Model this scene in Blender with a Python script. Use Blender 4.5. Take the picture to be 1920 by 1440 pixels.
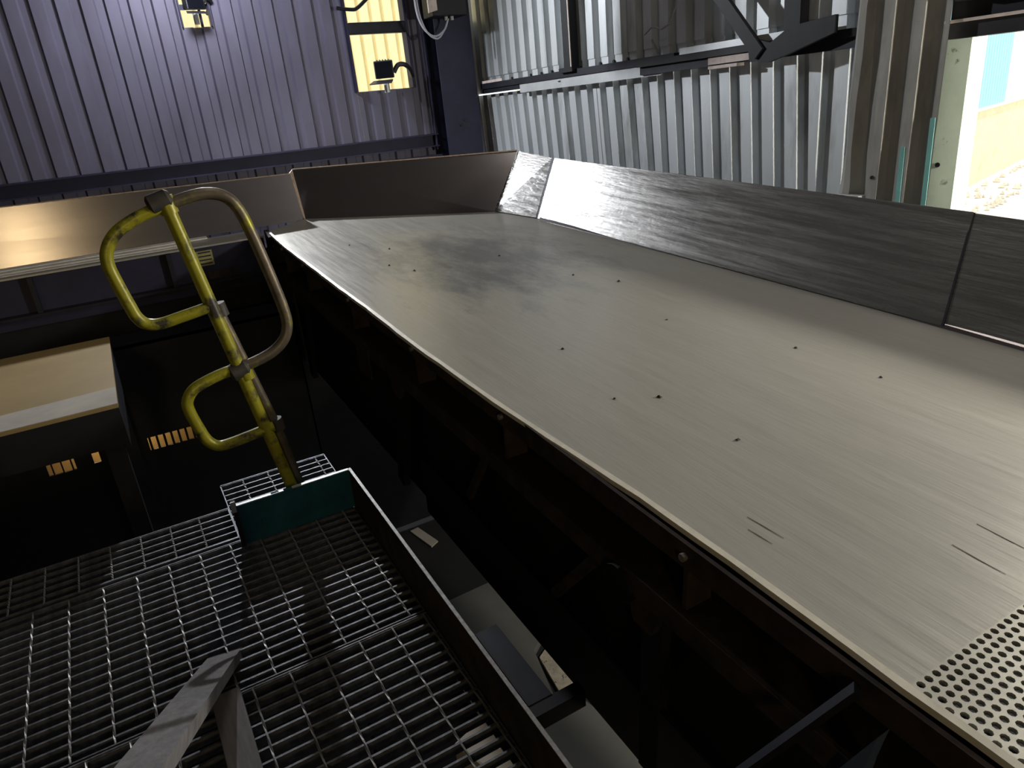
import bpy, bmesh, math, random
from mathutils import Vector, Matrix
random.seed(7)
for o in list(bpy.data.objects):
    bpy.data.objects.remove(o)
S = bpy.context.scene
COL = S.collection
ZC = 3.0                      # camera height above the ground floor
TILT = math.radians(4.0)      # the screen and its walkway climb 4 degrees along +Y

# ------------------------------------------------------------------ camera
def cam_axes(roll, pitch, yaw):
    r, p, y = map(math.radians, (roll, pitch, yaw))
    f = Vector((math.sin(y)*math.cos(p), math.cos(y)*math.cos(p), -math.sin(p)))
    rt = Vector((math.cos(y), -math.sin(y), 0)); dn = f.cross(rt)
    return math.cos(r)*rt+math.sin(r)*dn, -math.sin(r)*rt+math.cos(r)*dn, f
rt, dn, fw = cam_axes(5.92, 21.48, 27.76)
cd = bpy.data.cameras.new('camera'); cam = bpy.data.objects.new('camera', cd); COL.objects.link(cam)
cd.sensor_width = 36; cd.lens = 1327/1920*36; cd.clip_start = .02; cd.clip_end = 300
M = Matrix((rt, -dn, -fw)).transposed().to_4x4(); M.translation = (0, 0, ZC); cam.matrix_world = M
S.camera = cam

# ------------------------------------------------------------------ light
w = bpy.data.worlds.new('sky'); S.world = w; w.use_nodes = True
bg = w.node_tree.nodes['Background']; bg.inputs[0].default_value = (.93, .97, 1, 1); bg.inputs[1].default_value = 1.6
def lamp(name, kind, loc, power, color, target=None, **kw):
    d = bpy.data.lights.new(name, kind); d.energy = power; d.color = color
    for k, v in kw.items(): setattr(d, k, v)
    o = bpy.data.objects.new(name, d); COL.objects.link(o); o.location = (loc[0], loc[1], loc[2]+ZC)
    if target:
        o.rotation_euler = (Vector(target)-Vector(loc)).to_track_quat('-Z', 'Y').to_euler()
    return o
lamp('sun', 'SUN', (0, 0, 30), 4.0, (1, .96, .88), (7, 9, 0), angle=.01)
# floodlight on the back wall, just above the frame
lamp('floodlight_back_wall', 'SPOT', (.95, 6.55, 1.30), 400, (.93, .96, 1), (1.7, 3.0, -.9), spot_size=math.radians(165), spot_blend=.5, shadow_soft_size=.05)
lamp('back_wall_fill', 'SPOT', (.95, 6.10, 1.36), 92, (.84, .85, 1), (.95, 7.0, .75), spot_size=math.radians(160), spot_blend=.6, shadow_soft_size=.12)  # added fill aimed back at the wall to imitate the floodlight glow
# added fills: above the doorway, inside it for its daylight, and under the roof
lamp('door_fill', 'POINT', (3.46, .35, .72), 34, (1, .93, .79), shadow_soft_size=.12)
lamp('doorway_daylight_fill', 'POINT', (3.42, .50, -.02), 225, (1, .94, .82), shadow_soft_size=.10)
lamp('roof_fill', 'AREA', (1.6, 2.0, 3.9), 22, (1, .94, .84), (1.6, 2.2001, -.9), shape='RECTANGLE', size=.4, size_y=3.2)
# added warm lights imitating an unseen warm opening behind and left of the viewer
lamp('warm_area_fill', 'AREA', (-1.24, -3.5, -.1), 24, (1, .77, .40), (-1.24, 4.7, -.1), shape='RECTANGLE', size=.42, size_y=1.0)
lamp('warm_spot', 'SPOT', (-2.2, .4, 1.2), 55, (1, .72, .36), (-.72, 3.9, -.9), spot_size=math.radians(17), spot_blend=.6, shadow_soft_size=.08)
# added fill on the lower level under the walkway
lamp('lower_level_fill', 'POINT', (1.15, 1.2, -1.9), 1.0, (1, .86, .68), shadow_soft_size=.1)
lamp('plinth_fill', 'POINT', (-.25, 4.38, -1.35), 16, (1, .72, .42), shadow_soft_size=.04)  # added light to brighten the panel behind the plinth slots
S.view_settings.view_transform = 'Standard'; S.view_settings.look = 'None'
S.view_settings.exposure = 0; S.view_settings.gamma = 1; S.view_settings.use_curve_mapping = False

# ------------------------------------------------------------------ helpers
def lin(c): return tuple((x/12.92 if x <= .04045 else ((x+.055)/1.055)**2.4) for x in [v/255 for v in c])
MATS = {}
def mat(name, rgb, rough=.5, metal=0., var=.0, scale=8., bump=0., stretch=(1, 1, 1), rvar=0., spots=None, spec=.5):
    """colour with noise variation, stretchable grain, optional spots of a second colour"""
    m = bpy.data.materials.new(name); m.use_nodes = True; nt = m.node_tree; N = nt.nodes; Lk = nt.links
    b = N['Principled BSDF']; c = lin(rgb)
    b.inputs['Base Color'].default_value = (*c, 1); b.inputs['Roughness'].default_value = rough; b.inputs['Metallic'].default_value = metal
    b.inputs['Specular IOR Level'].default_value = spec
    tc = N.new('ShaderNodeTexCoord'); mp = N.new('ShaderNodeMapping'); Lk.new(tc.outputs['Object'], mp.inputs[0]); mp.inputs['Scale'].default_value = stretch
    nz = N.new('ShaderNodeTexNoise'); nz.inputs['Scale'].default_value = scale; nz.inputs['Detail'].default_value = 6; nz.inputs['Roughness'].default_value = .65
    Lk.new(mp.outputs[0], nz.inputs['Vector'])
    out = None
    if var:
        rp = N.new('ShaderNodeValToRGB'); rp.color_ramp.elements[0].position = .3; rp.color_ramp.elements[1].position = .72
        rp.color_ramp.elements[0].color = (*[x*(1-var) for x in c], 1); rp.color_ramp.elements[1].color = (*[min(1, x*(1+var)) for x in c], 1)
        Lk.new(nz.outputs[0], rp.inputs[0]); out = rp.outputs[0]
    if spots:
        s_rgb, s_scale, lo, hi = spots[:4]; sstretch = spots[4] if len(spots) > 4 else (1, 1, 1)
        mp2 = N.new('ShaderNodeMapping'); Lk.new(tc.outputs['Object'], mp2.inputs[0]); mp2.inputs['Scale'].default_value = sstretch
        n2 = N.new('ShaderNodeTexNoise'); n2.inputs['Scale'].default_value = s_scale; n2.inputs['Detail'].default_value = 5; n2.inputs['Roughness'].default_value = .7
        Lk.new(mp2.outputs[0], n2.inputs['Vector'])
        r2 = N.new('ShaderNodeValToRGB'); r2.color_ramp.elements[0].position = lo; r2.color_ramp.elements[1].position = hi; Lk.new(n2.outputs[0], r2.inputs[0])
        mx = N.new('ShaderNodeMix'); mx.data_type = 'RGBA'; Lk.new(r2.outputs[0], mx.inputs[0])
        if out: Lk.new(out, mx.inputs[6])
        else: mx.inputs[6].default_value = (*c, 1)
        mx.inputs[7].default_value = (*lin(s_rgb), 1); out = mx.outputs[2]
    if out: Lk.new(out, b.inputs['Base Color'])
    if rvar:
        mr = N.new('ShaderNodeMapRange'); mr.inputs[1].default_value = .3; mr.inputs[2].default_value = .7; mr.inputs[3].default_value = max(.05, rough-rvar); mr.inputs[4].default_value = rough+rvar
        Lk.new(nz.outputs[0], mr.inputs[0]); Lk.new(mr.outputs[0], b.inputs['Roughness'])
    if bump:
        bp = N.new('ShaderNodeBump'); bp.inputs['Strength'].default_value = bump; bp.inputs['Distance'].default_value = .004
        Lk.new(nz.outputs[0], bp.inputs['Height']); Lk.new(bp.outputs[0], b.inputs['Normal'])
    MATS[name] = m; return m

class MB:
    def __init__(s): s.v = []; s.f = []
    def add(s, vs, fs):
        n = len(s.v); s.v += [tuple(x) for x in vs]; s.f += [tuple(i+n for i in f) for f in fs]; return s
    def box(s, x0, x1, y0, y1, z0, z1):
        return s.add([(x0,y0,z0),(x1,y0,z0),(x1,y1,z0),(x0,y1,z0),(x0,y0,z1),(x1,y0,z1),(x1,y1,z1),(x0,y1,z1)],
                     [(0,3,2,1),(4,5,6,7),(0,1,5,4),(1,2,6,5),(2,3,7,6),(3,0,4,7)])
    def bar(s, a, b, wd, th, up=(0, 0, 1)):
        """rectangular bar from a to b, wd across, th along up"""
        a = Vector(a); b = Vector(b); d = (b-a).normalized(); sd = d.cross(Vector(up)).normalized(); u = sd.cross(d).normalized()
        vs = [p+sd*(i*wd/2)+u*(j*th/2) for p in (a, b) for i, j in ((-1,-1),(1,-1),(1,1),(-1,1))]
        return s.add(vs, [(0,1,2,3),(4,7,6,5),(0,4,5,1),(1,5,6,2),(2,6,7,3),(3,7,4,0)])
    def prism(s, poly, off):
        """closed slab: polygon (list of 3D points) extruded by vector off"""
        n = len(poly); P = [Vector(p) for p in poly]; o = Vector(off)
        s.add(P+[p+o for p in P], [tuple(range(n-1, -1, -1)), tuple(range(n, 2*n))]+[(i, (i+1) % n, n+(i+1) % n, n+i) for i in range(n)])
        return s
    def tube(s, pts, r, n=12, caps=True):
        P = [Vector(p) for p in pts]; rings = []; ref = None
        for i, p in enumerate(P):
            d = (P[min(i+1, len(P)-1)]-P[max(i-1, 0)]).normalized()
            if ref is None: ref = d.orthogonal().normalized()
            ref = (ref-d*ref.dot(d)).normalized(); q = d.cross(ref)
            rr = r[i] if isinstance(r, (list, tuple)) else r
            rings.append([p+(ref*math.cos(2*math.pi*k/n)+q*math.sin(2*math.pi*k/n))*rr for k in range(n)])
        vs = [v for g in rings for v in g]
        fs = [(i*n+k, i*n+(k+1) % n, (i+1)*n+(k+1) % n, (i+1)*n+k) for i in range(len(P)-1) for k in range(n)]
        if caps: fs += [tuple(range(n-1, -1, -1)), tuple((len(P)-1)*n+k for k in range(n))]
        return s.add(vs, fs)
    def mesh(s, name):
        me = bpy.data.meshes.new(name); me.from_pydata(s.v, [], s.f); me.update()
        bm = bmesh.new(); bm.from_mesh(me); bmesh.ops.recalc_face_normals(bm, faces=bm.faces); bm.to_mesh(me); bm.free(); return me
    def build(s, name, m, parent=None, smooth=False, loc=None, bevel=0):
        me = s.mesh(name)
        return link(name, me, m, parent, smooth, loc, bevel)
def link(name, me, m, parent=None, smooth=False, loc=None, bevel=0):
    if not me.materials: me.materials.append(m)
    if smooth:
        for p in me.polygons: p.use_smooth = True
        me.set_sharp_from_angle(angle=math.radians(40))
    o = bpy.data.objects.new(name, me); COL.objects.link(o)
    if parent: o.parent = parent
    if loc is not None: o.location = loc
    if bevel:
        bv = o.modifiers.new('bevel', 'BEVEL'); bv.width = bevel; bv.segments = 2; bv.limit_method = 'ANGLE'
    return o
def empty(name, loc, tilt=0., rz=0.):
    o = bpy.data.objects.new(name, None); COL.objects.link(o); o.empty_display_size = .1
    o.location = (loc[0], loc[1], loc[2]+ZC); o.rotation_euler = (tilt, 0, rz); return o
def tag(o, label=None, cat=None, group=None, kind=None):
    if label: o['label'] = label
    if cat: o['category'] = cat
    if group: o['group'] = group
    if kind: o['kind'] = kind
    return o
def m2w(v, u, ww):            # machine frame (across, along, normal) -> room coordinates
    return Vector((v, u*math.cos(TILT)-ww*math.sin(TILT), u*math.sin(TILT)+ww*math.cos(TILT)))
class Rel:                    # local coordinates of an Empty standing at machine point o
    def __init__(s, name, o): s.o = Vector(o); s.root = empty(name, m2w(*o), TILT)
    def __call__(s, v, u, ww): return (v-s.o[0], u-s.o[1], ww-s.o[2])
def spline(pts, k=6):
    P = [Vector(p) for p in pts]; out = []
    for i in range(len(P)-1):
        a, b, c, d = P[max(i-1, 0)], P[i], P[i+1], P[min(i+2, len(P)-1)]
        for j in range(k):
            t = j/k; out.append(.5*((2*b)+(c-a)*t+(2*a-5*b+4*c-d)*t*t+(3*b-a-3*c+d)*t**3))
    return out+[P[-1]]

# ------------------------------------------------------------------ materials
mat('sheet_back', (100, 98, 114), .6, .1, .14, 2.2, 0, (1, 1, .35), spots=((84, 79, 92), 1.6, .45, .75, (1, 1, .3)))
mat('sheet_right', (196, 201, 204), .45, .35, .12, 3, 0, (1, 1, .2), spots=((120, 122, 118), 2.5, .55, .8, (1, 1, .25)))
mat('sheet_dirty', (158, 156, 150), .75, .1, .15, 5, .2, (1, 1, .4), spots=((110, 109, 106), 4, .5, .8, (1, 1, .3)))
mat('sheet_turquoise', (120, 178, 172), .5, 0, .15, 5)
mat('green_paint', (206, 222, 206), .5, 0, .12, 4, .1, spots=((120, 120, 110), 12, .62, .72))
mat('dark_steel', (34, 35, 44), .55, .4, .4, 12, .2)
mat('black_steel', (22, 23, 28), .6, .3, .4, 10, .2)
mat('navy_steel', (38, 38, 62), .6, .2, .3, 6, .1)
mat('rust_steel', (60, 46, 38), .75, .2, .5, 14, .3, spots=((36, 30, 30), 6, .45, .65))
mat('teal_paint', (22, 84, 100), .5, .1, .35, 10, .1)
mat('deck_steel', (180, 177, 169), .34, .35, .05, 5, 0, (9, .5, 1), .05)
mat('perforated_steel', (168, 166, 157), .45, .35, .12, 14, .1, (3, .6, 1))
mat('rim_steel', (232, 226, 210), .45, .1, .12, 25)
mat('plate_steel', (142, 136, 138), .19, .85, .08, 5, 0, (.5, .5, 6), .0)
mat('edge_steel', (176, 156, 138), .6, .3, .3, 40, .2)
mat('galvanised', (190, 194, 196), .45, .4, .1, 10, .05)
mat('pink_dust', (206, 192, 184), .7, .1, .2, 14, .1)
mat('grating_steel', (112, 113, 118), .5, .6, .5, 40, .3)
mat('rod_steel', (150, 148, 146), .45, .6, .3, 60, .3)
mat('yellow_paint', (156, 151, 36), .38, .1, .25, 9, .15, spots=((60, 56, 48), 9, .50, .62))
mat('worn_pipe', (108, 98, 84), .45, .5, .35, 18, .2, spots=((150, 146, 40), 8, .55, .68))
mat('pipe_joint', (70, 66, 62), .6, .4, .4, 25, .3)
mat('tan_dust', (150, 128, 84), .6, .1, .12, 3, .05)
mat('pale_dust', (172, 164, 152), .85, 0, .12, 6, .1)
mat('white_dust', (226, 222, 214), .8, 0, .2, 9, .2)
mat('wood_grey', (112, 109, 110), .8, 0, .3, 6, .3, (9, .8, 9), spots=((80, 74, 70), 5, .58, .7))
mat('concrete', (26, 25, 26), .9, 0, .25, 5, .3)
mat('pale_sheet', (92, 90, 84), .6, 0, .12, 3, .05)
mat('stone_mix', (158, 148, 130), .9, 0, .3, 20, .4, spots=((60, 56, 50), 22, .58, .64))
mat('blue_plate', (96, 118, 150), .35, .3, .1, 8)
mat('yellow_cladding', (236, 224, 176), .6, 0, .06, 4)
mat('blue_cladding', (150, 200, 210), .6, 0, .06, 4)
mat('white_cladding', (236, 238, 236), .6, 0, .05, 4)
mat('masonry', (222, 208, 176), .9, 0, .10, 3, .3, spots=((200, 172, 126), 1.2, .55, .9))
mat('sandy_ground', (214, 204, 184), .95, 0, .12, 1.2, .2)
mat('rubble_mix', (190, 180, 165), .9, 0, .4, 30, .4)
mat('plastic_dark', (40, 41, 46), .5, 0, .2, 10)
mat('lens_dark', (16, 18, 24), .15, 0, 0)
mat('cable_white', (176, 178, 190), .5, 0, .1, 20)
mat('enclosure', (17, 18, 26), .5, .2, .2, 8)
mat('label_yellow', (150, 144, 96), .6, 0, .2, 30)
mat('scratch_grey', (104, 96, 88), .6, .2, .2, 40)
mat('chip', (48, 46, 46), .8, 0, .3, 60)
mat('roof_sheet', (70, 70, 74), .7, .2, .2, 3)
mat('bolt', (200, 196, 190), .35, .8, .1, 40)
mat('white_lens', (235, 238, 245), .3, 0, 0)

# scratched liner: rolled steel with fine scratches cut into the surface
def scratched():
    m = mat('liner_steel', (142, 140, 138), .28, .6, .12, 5, 0, (9, .35, 9), .08)
    nt = m.node_tree; N = nt.nodes; Lk = nt.links; b = N['Principled BSDF']
    tc = N.new('ShaderNodeTexCoord'); mp = N.new('ShaderNodeMapping'); mp.inputs['Scale'].default_value = (1, .10, 1); Lk.new(tc.outputs['Object'], mp.inputs[0])
    n1 = N.new('ShaderNodeTexNoise'); n1.inputs['Scale'].default_value = 130; n1.inputs['Detail'].default_value = 5; Lk.new(mp.outputs[0], n1.inputs['Vector'])
    v = N.new('ShaderNodeTexNoise'); v.inputs['Scale'].default_value = 7; v.inputs['Detail'].default_value = 8; v.inputs['Distortion'].default_value = 2; Lk.new(tc.outputs['Object'], v.inputs['Vector'])
    ad = N.new('ShaderNodeMath'); ad.operation = 'MULTIPLY_ADD'; ad.inputs[1].default_value = .6; Lk.new(v.outputs[0], ad.inputs[0]); Lk.new(n1.outputs[0], ad.inputs[2])
    # ragged gouges near the feed end, their lamp sparkle painted as pale colour
    mv = N.new('ShaderNodeMapping'); mv.inputs['Scale'].default_value = (1.6, .28, 1.6); Lk.new(tc.outputs['Object'], mv.inputs[0])
    dn_ = N.new('ShaderNodeTexNoise'); dn_.inputs['Scale'].default_value = 5; dn_.inputs['Detail'].default_value = 4; Lk.new(mv.outputs[0], dn_.inputs['Vector'])
    mxv = N.new('ShaderNodeMix'); mxv.data_type = 'VECTOR'; mxv.inputs[0].default_value = .55; Lk.new(mv.outputs[0], mxv.inputs[4]); Lk.new(dn_.outputs['Color'], mxv.inputs[5])
    vo = N.new('ShaderNodeTexVoronoi'); vo.feature = 'DISTANCE_TO_EDGE'; vo.inputs['Scale'].default_value = 13; Lk.new(mxv.outputs[1], vo.inputs['Vector'])
    vr = N.new('ShaderNodeMapRange'); vr.inputs[1].default_value = .0; vr.inputs[2].default_value = .05; vr.inputs[3].default_value = 1; vr.inputs[4].default_value = 0; Lk.new(vo.outputs['Distance'], vr.inputs[0])
    sp = N.new('ShaderNodeSeparateXYZ'); Lk.new(tc.outputs['Object'], sp.inputs[0])
    fr = N.new('ShaderNodeMapRange'); fr.inputs[1].default_value = .3; fr.inputs[2].default_value = 1.4; Lk.new(sp.outputs[1], fr.inputs[0])
    nm = N.new('ShaderNodeMapRange'); nm.inputs[1].default_value = .45; nm.inputs[2].default_value = .6; Lk.new(dn_.outputs[0], nm.inputs[0])
    m1 = N.new('ShaderNodeMath'); m1.operation = 'MULTIPLY'; Lk.new(vr.outputs[0], m1.inputs[0]); Lk.new(fr.outputs[0], m1.inputs[1])
    m2 = N.new('ShaderNodeMath'); m2.operation = 'MULTIPLY'; Lk.new(m1.outputs[0], m2.inputs[0]); Lk.new(nm.outputs[0], m2.inputs[1])
    src = b.inputs['Base Color'].links[0].from_socket
    mx = N.new('ShaderNodeMix'); mx.data_type = 'RGBA'; Lk.new(m2.outputs[0], mx.inputs[0]); Lk.new(src, mx.inputs[6]); mx.inputs[7].default_value = (.86, .86, .86, 1); Lk.new(mx.outputs[2], b.inputs['Base Color'])
    bp = N.new('ShaderNodeBump'); bp.inputs['Strength'].default_value = .5; bp.inputs['Distance'].default_value = .0018
    Lk.new(ad.outputs[0], bp.inputs['Height']); Lk.new(bp.outputs[0], b.inputs['Normal'])
    return m
scratched()
def deck_finish():
    # rolled steel: fine polishing streaks along the flow, and a mottled dull patch towards the feed end
    m = MATS['deck_steel']; nt = m.node_tree; N = nt.nodes; Lk = nt.links; b = N['Principled BSDF']
    tc = N.new('ShaderNodeTexCoord')
    mp = N.new('ShaderNodeMapping'); mp.inputs['Scale'].default_value = (1, .05, 1); Lk.new(tc.outputs['Object'], mp.inputs[0])
    st = N.new('ShaderNodeTexNoise'); st.inputs['Scale'].default_value = 170; st.inputs['Detail'].default_value = 4; st.inputs['Roughness'].default_value = .6; Lk.new(mp.outputs[0], st.inputs['Vector'])
    bp = N.new('ShaderNodeBump'); bp.inputs['Strength'].default_value = .30; bp.inputs['Distance'].default_value = .0012; Lk.new(st.outputs[0], bp.inputs['Height']); Lk.new(bp.outputs[0], b.inputs['Normal'])
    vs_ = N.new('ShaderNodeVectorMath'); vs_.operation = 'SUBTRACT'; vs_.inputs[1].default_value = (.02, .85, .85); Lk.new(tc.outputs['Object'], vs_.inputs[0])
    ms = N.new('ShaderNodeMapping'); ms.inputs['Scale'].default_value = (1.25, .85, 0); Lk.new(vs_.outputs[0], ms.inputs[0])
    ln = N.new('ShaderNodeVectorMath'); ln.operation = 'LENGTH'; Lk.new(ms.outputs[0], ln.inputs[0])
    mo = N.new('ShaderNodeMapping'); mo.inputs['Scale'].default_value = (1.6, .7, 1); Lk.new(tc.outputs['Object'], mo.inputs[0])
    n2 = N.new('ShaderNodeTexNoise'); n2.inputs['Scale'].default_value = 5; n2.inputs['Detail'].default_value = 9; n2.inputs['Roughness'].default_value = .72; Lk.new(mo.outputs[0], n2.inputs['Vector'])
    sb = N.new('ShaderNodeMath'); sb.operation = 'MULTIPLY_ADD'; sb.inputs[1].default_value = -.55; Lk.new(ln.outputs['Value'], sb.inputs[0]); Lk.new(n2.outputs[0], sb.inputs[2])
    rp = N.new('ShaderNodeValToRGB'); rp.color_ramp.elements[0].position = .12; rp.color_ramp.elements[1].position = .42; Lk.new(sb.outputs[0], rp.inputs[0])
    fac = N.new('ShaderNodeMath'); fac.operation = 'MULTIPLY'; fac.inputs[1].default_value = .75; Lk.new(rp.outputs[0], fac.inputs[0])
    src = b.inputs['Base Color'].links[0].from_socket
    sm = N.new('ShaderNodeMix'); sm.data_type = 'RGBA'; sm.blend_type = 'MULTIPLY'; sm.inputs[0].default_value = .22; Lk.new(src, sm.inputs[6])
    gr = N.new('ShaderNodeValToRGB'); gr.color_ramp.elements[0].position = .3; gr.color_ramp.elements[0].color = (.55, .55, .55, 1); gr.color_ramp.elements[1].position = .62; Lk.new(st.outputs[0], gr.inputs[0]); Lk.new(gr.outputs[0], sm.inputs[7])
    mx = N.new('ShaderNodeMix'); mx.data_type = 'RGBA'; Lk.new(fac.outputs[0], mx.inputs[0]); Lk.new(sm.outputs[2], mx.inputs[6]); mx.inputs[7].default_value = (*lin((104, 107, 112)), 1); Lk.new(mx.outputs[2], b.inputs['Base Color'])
deck_finish()
mt = MATS

# ------------------------------------------------------------------ the building
PITCH = .172
def corrug(s0, s1, z0, z1, phase=0., depth=.050, lean=0., pitch=PITCH, flat=.088, web=.014):
    """trapezoid sheet: profile points (s, d) between s0 and s1; d grows away from the room"""
    gf = pitch-flat-2*web; pts = []
    k = math.floor((s0-phase)/pitch)-1
    while phase+k*pitch < s1+pitch:
        b = phase+k*pitch
        pts += [(b, 0), (b+flat, 0), (b+flat+web, depth), (b+flat+web+gf, depth)]; k += 1
    def ev(s):
        for (a, da), (b, db) in zip(pts, pts[1:]):
            if a <= s <= b: return da+(db-da)*((s-a)/(b-a) if b > a else 0)
        return 0
    prof = [(s0, ev(s0))]+[p for p in pts if s0 < p[0] < s1]+[(s1, ev(s1))]
    return prof
def sheet(parent, name, axis, base, s0, s1, z0, z1, m, phase=0., lean=0., out=1, dz=0., jag=0., bow=0., **kw):
    """axis 'x': sheet in a wall of constant y=base; 'y': wall of constant x=base. parent has identity rotation at (0,0,0)+ZC"""
    prof = corrug(s0, s1, z0, z1, phase, **kw); n = len(prof); vs = []; T = .0015
    rows = [z0, (z0+z1)/2, z1] if (bow or lean) else [z0, z1]
    for off in (0, T):
        for iz, z in enumerate(rows):
            f = (z-z0)/(z1-z0) if z1 > z0 else 0
            for i, (s, d) in enumerate(prof):
                ss = s+lean*(z1-z); dd = base+out*(d+off+bow*4*f*(1-f))
                zz = z+(random.uniform(-jag, jag) if (jag and iz in (0,)) else 0)
                vs.append((ss, dd, zz) if axis == 'x' else (dd, ss, zz))
    R = len(rows); fs = []
    for L_ in (0, 1):
        for r in range(R-1):
            for i in range(n-1):
                a = L_*R*n+r*n+i; fs.append((a, a+1, a+n+1, a+n) if L_ == 0 else (a, a+n, a+n+1, a+1))
    for i in range(n-1):
        a = i; b = R*n+i; fs.append((a, b, b+1, a+1)); a = (R-1)*n+i; b = R*n+(R-1)*n+i; fs.append((a, a+1, b+1, b))
    return MB().add(vs, fs).build(name, m, parent)
def struct(o): o['kind'] = 'structure'; return o
XR, YB = 3.644, 7.02
XL, YF, ZT, ZF = -6.0, -4.0, 4.2, -3.0

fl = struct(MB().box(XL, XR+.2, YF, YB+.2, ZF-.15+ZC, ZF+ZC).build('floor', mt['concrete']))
ce = struct(MB().box(XL-.1, XR+.15, YF-.1, YB+.15, ZT+ZC, ZT+.1+ZC).build('ceiling', mt['roof_sheet']))
wl = struct(MB().box(XL-.1, XL, YF, YB, ZF+ZC, ZT+ZC).build('wall_left', mt['roof_sheet']))
wf = struct(MB().box(XL-.1, XR+.15, YF-.1, YF, ZF+ZC, ZT+ZC).build('wall_front', mt['roof_sheet']))

# back wall: sheets four ribs wide, with the window, lamp and corner openings left free
wb = struct(empty('wall_back', (0, 0, 0)))
PH = -.66-.10-.008
G0 = -.20
def bsheet(x0, x1, z0, z1, **k): return sheet(wb, 'corrugated_sheet', 'x', YB+random.uniform(0, .004), x0, x1, z0, z1, mt['sheet_back'], PH, depth=.026, **k)
cuts = [XL+.0, -5.1, -4.4, -3.7, -3.04, -2.35, -1.67, -.98, -.29, .40]
for a, b in zip(cuts, cuts[1:]): bsheet(a, b+.02, ZF+.01, ZT)
bsheet(.40, .97, ZF+.01, ZT); bsheet(.97, 1.19, ZF+.01, .85); bsheet(.97, 1.19, 1.30, ZT); bsheet(1.19, 1.77, ZF+.01, ZT); bsheet(1.77, 2.365, ZF+.01, ZT)
bsheet(2.365, 2.925, ZF+.01, .245, jag=0); bsheet(2.365, 2.925, 1.75, ZT); bsheet(2.925, 3.45, ZF+.01, ZT)
bsheet(3.45, XR+.03, ZF+.01, .80); bsheet(3.45, XR+.03, 1.65, ZT)

# right wall: lower leaning sheets, upper sheets, door opening towards the viewer
wr = struct(empty('wall_right', (0, 0, 0)))
def rsheet(y0, y1, z0, z1, ph, m='sheet_right', base=XR, **k): return sheet(wr, 'corrugated_sheet', 'y', base+random.uniform(0, .004), y0, y1, z0, z1, mt[m], ph, **k)
PR = 5.717-.10
for a, b in ((6.35, 7.04), (5.66, 6.35), (4.97, 5.66), (4.28, 4.97)): rsheet(a, b+.015, ZF+.01, .11, PR, lean=-.075)
for a, b in ((3.59, 4.28), (2.90, 3.59)): rsheet(a, b+.015, ZF+.01, .13, PR, lean=-.055)
rsheet(2.26, 2.90, ZF+.01, .13, PR, lean=-.0)
for i, (a, b) in enumerate(((6.35, 7.04), (5.66, 6.35), (4.97, 5.66), (4.28, 4.97), (3.59, 4.28), (2.90, 3.59), (2.21, 2.90))):
    rsheet(a, b+.015, .27, ZT, PR+.03, base=XR-.012)
    rsheet(a, b+.015, .125, .30, PR+.03, base=XR-.004)
rsheet(YF, 2.22, .32, ZT, PR+.03)
rsheet(YF, -1.2, ZF+.01, .33, PR+.03)

# steelwork on the walls
def beam(name, label, mb, m='dark_steel', cat='beam', **k):
    o = mb.build(name, mt[m], None, **k); o.location = (0, 0, ZC); return tag(o, label, cat)
g = empty('steel_girt', (1.5, YB-.06, G0)); tag(g, 'long dark horizontal girt across the back wall under its sheets', 'beam')
MB().box(-6, 1.6, -.05, .05, -.012, .0).build('top_flange', mt['navy_steel'], g)
MB().box(-6, 1.6, .02, .05, -.11, .0).build('web', mt['navy_steel'], g)
MB().box(-6, 1.6, -.05, .05, -.122, -.11).build('bottom_flange', mt['navy_steel'], g)
g = empty('steel_girt', (1.5, YB-.10, G0-.20)); tag(g, 'dark band for the shaded back wall sheets just above the grey chute plate', 'beam')  # dark channel added where the sheets below the girt lie in shade
MB().box(-6, 1.6, -.05, .05, -.02, .0).build('top_flange', mt['navy_steel'], g)
MB().box(-6, 1.6, .02, .05, -.16, .0).build('web', mt['navy_steel'], g)
# corner column (I section)
c = empty('steel_column', (3.30, 6.84, ZF)); tag(c, 'dark navy steel column in the corner between the two corrugated walls', 'column')
MB().box(-.19, .19, -.12, -.105, 0, ZT-ZF).build('front_flange', mt['navy_steel'], c)
MB().box(-.19, .19, .105, .12, 0, ZT-ZF).build('rear_flange', mt['navy_steel'], c)
MB().box(-.008, .008, -.105, .105, 0, ZT-ZF).build('web', mt['navy_steel'], c)
for dz in (2.86, 2.90): MB().tube([(-.03+(.05 if dz > 2.88 else 0), -.12, dz), (-.03+(.05 if dz > 2.88 else 0), -.14, dz)], .018, 8).build('bolt', mt['dark_steel'], c)
# conduit beside the column
o = MB().tube([(3.08, 6.93, 1.5+ZC), (3.08, 6.93, -.35+ZC)], .014, 8).build('conduit', mt['navy_steel'], None, True); tag(o, 'thin dark conduit running down left of the corner column', 'pipe')

# right-wall girt: dark bar painted for the shadow gap over a pale flange
g = empty('wall_girt', (XR-.06, 5.3, .15)); tag(g, 'girt with a pale flange running from the corner along the right wall', 'beam')
MB().box(-.035, .05, -1.35, 1.45, .012, .062).build('shadow_gap_bar', mt['dark_steel'], g)
MB().box(-.02, -.012, -1.20, .72, -.062, .012).build('flange', mt['galvanised'], g)
MB().box(-.012, .05, -1.35, 1.45, -.006, .012).build('web', mt['dark_steel'], g)
MB().box(-.03, -.02, 1.02, 1.42, .05, .085).build('patch_plate', mt['pink_dust'], g)
MB().box(-.02, .0, .72, 1.45, -.03, .01).build('end_angle', mt['dark_steel'], g)
for yy in (.05,): MB().box(-.026, -.02, yy, yy+.03, -.016, -.008).build('clip', mt['black_steel'], g)
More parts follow.
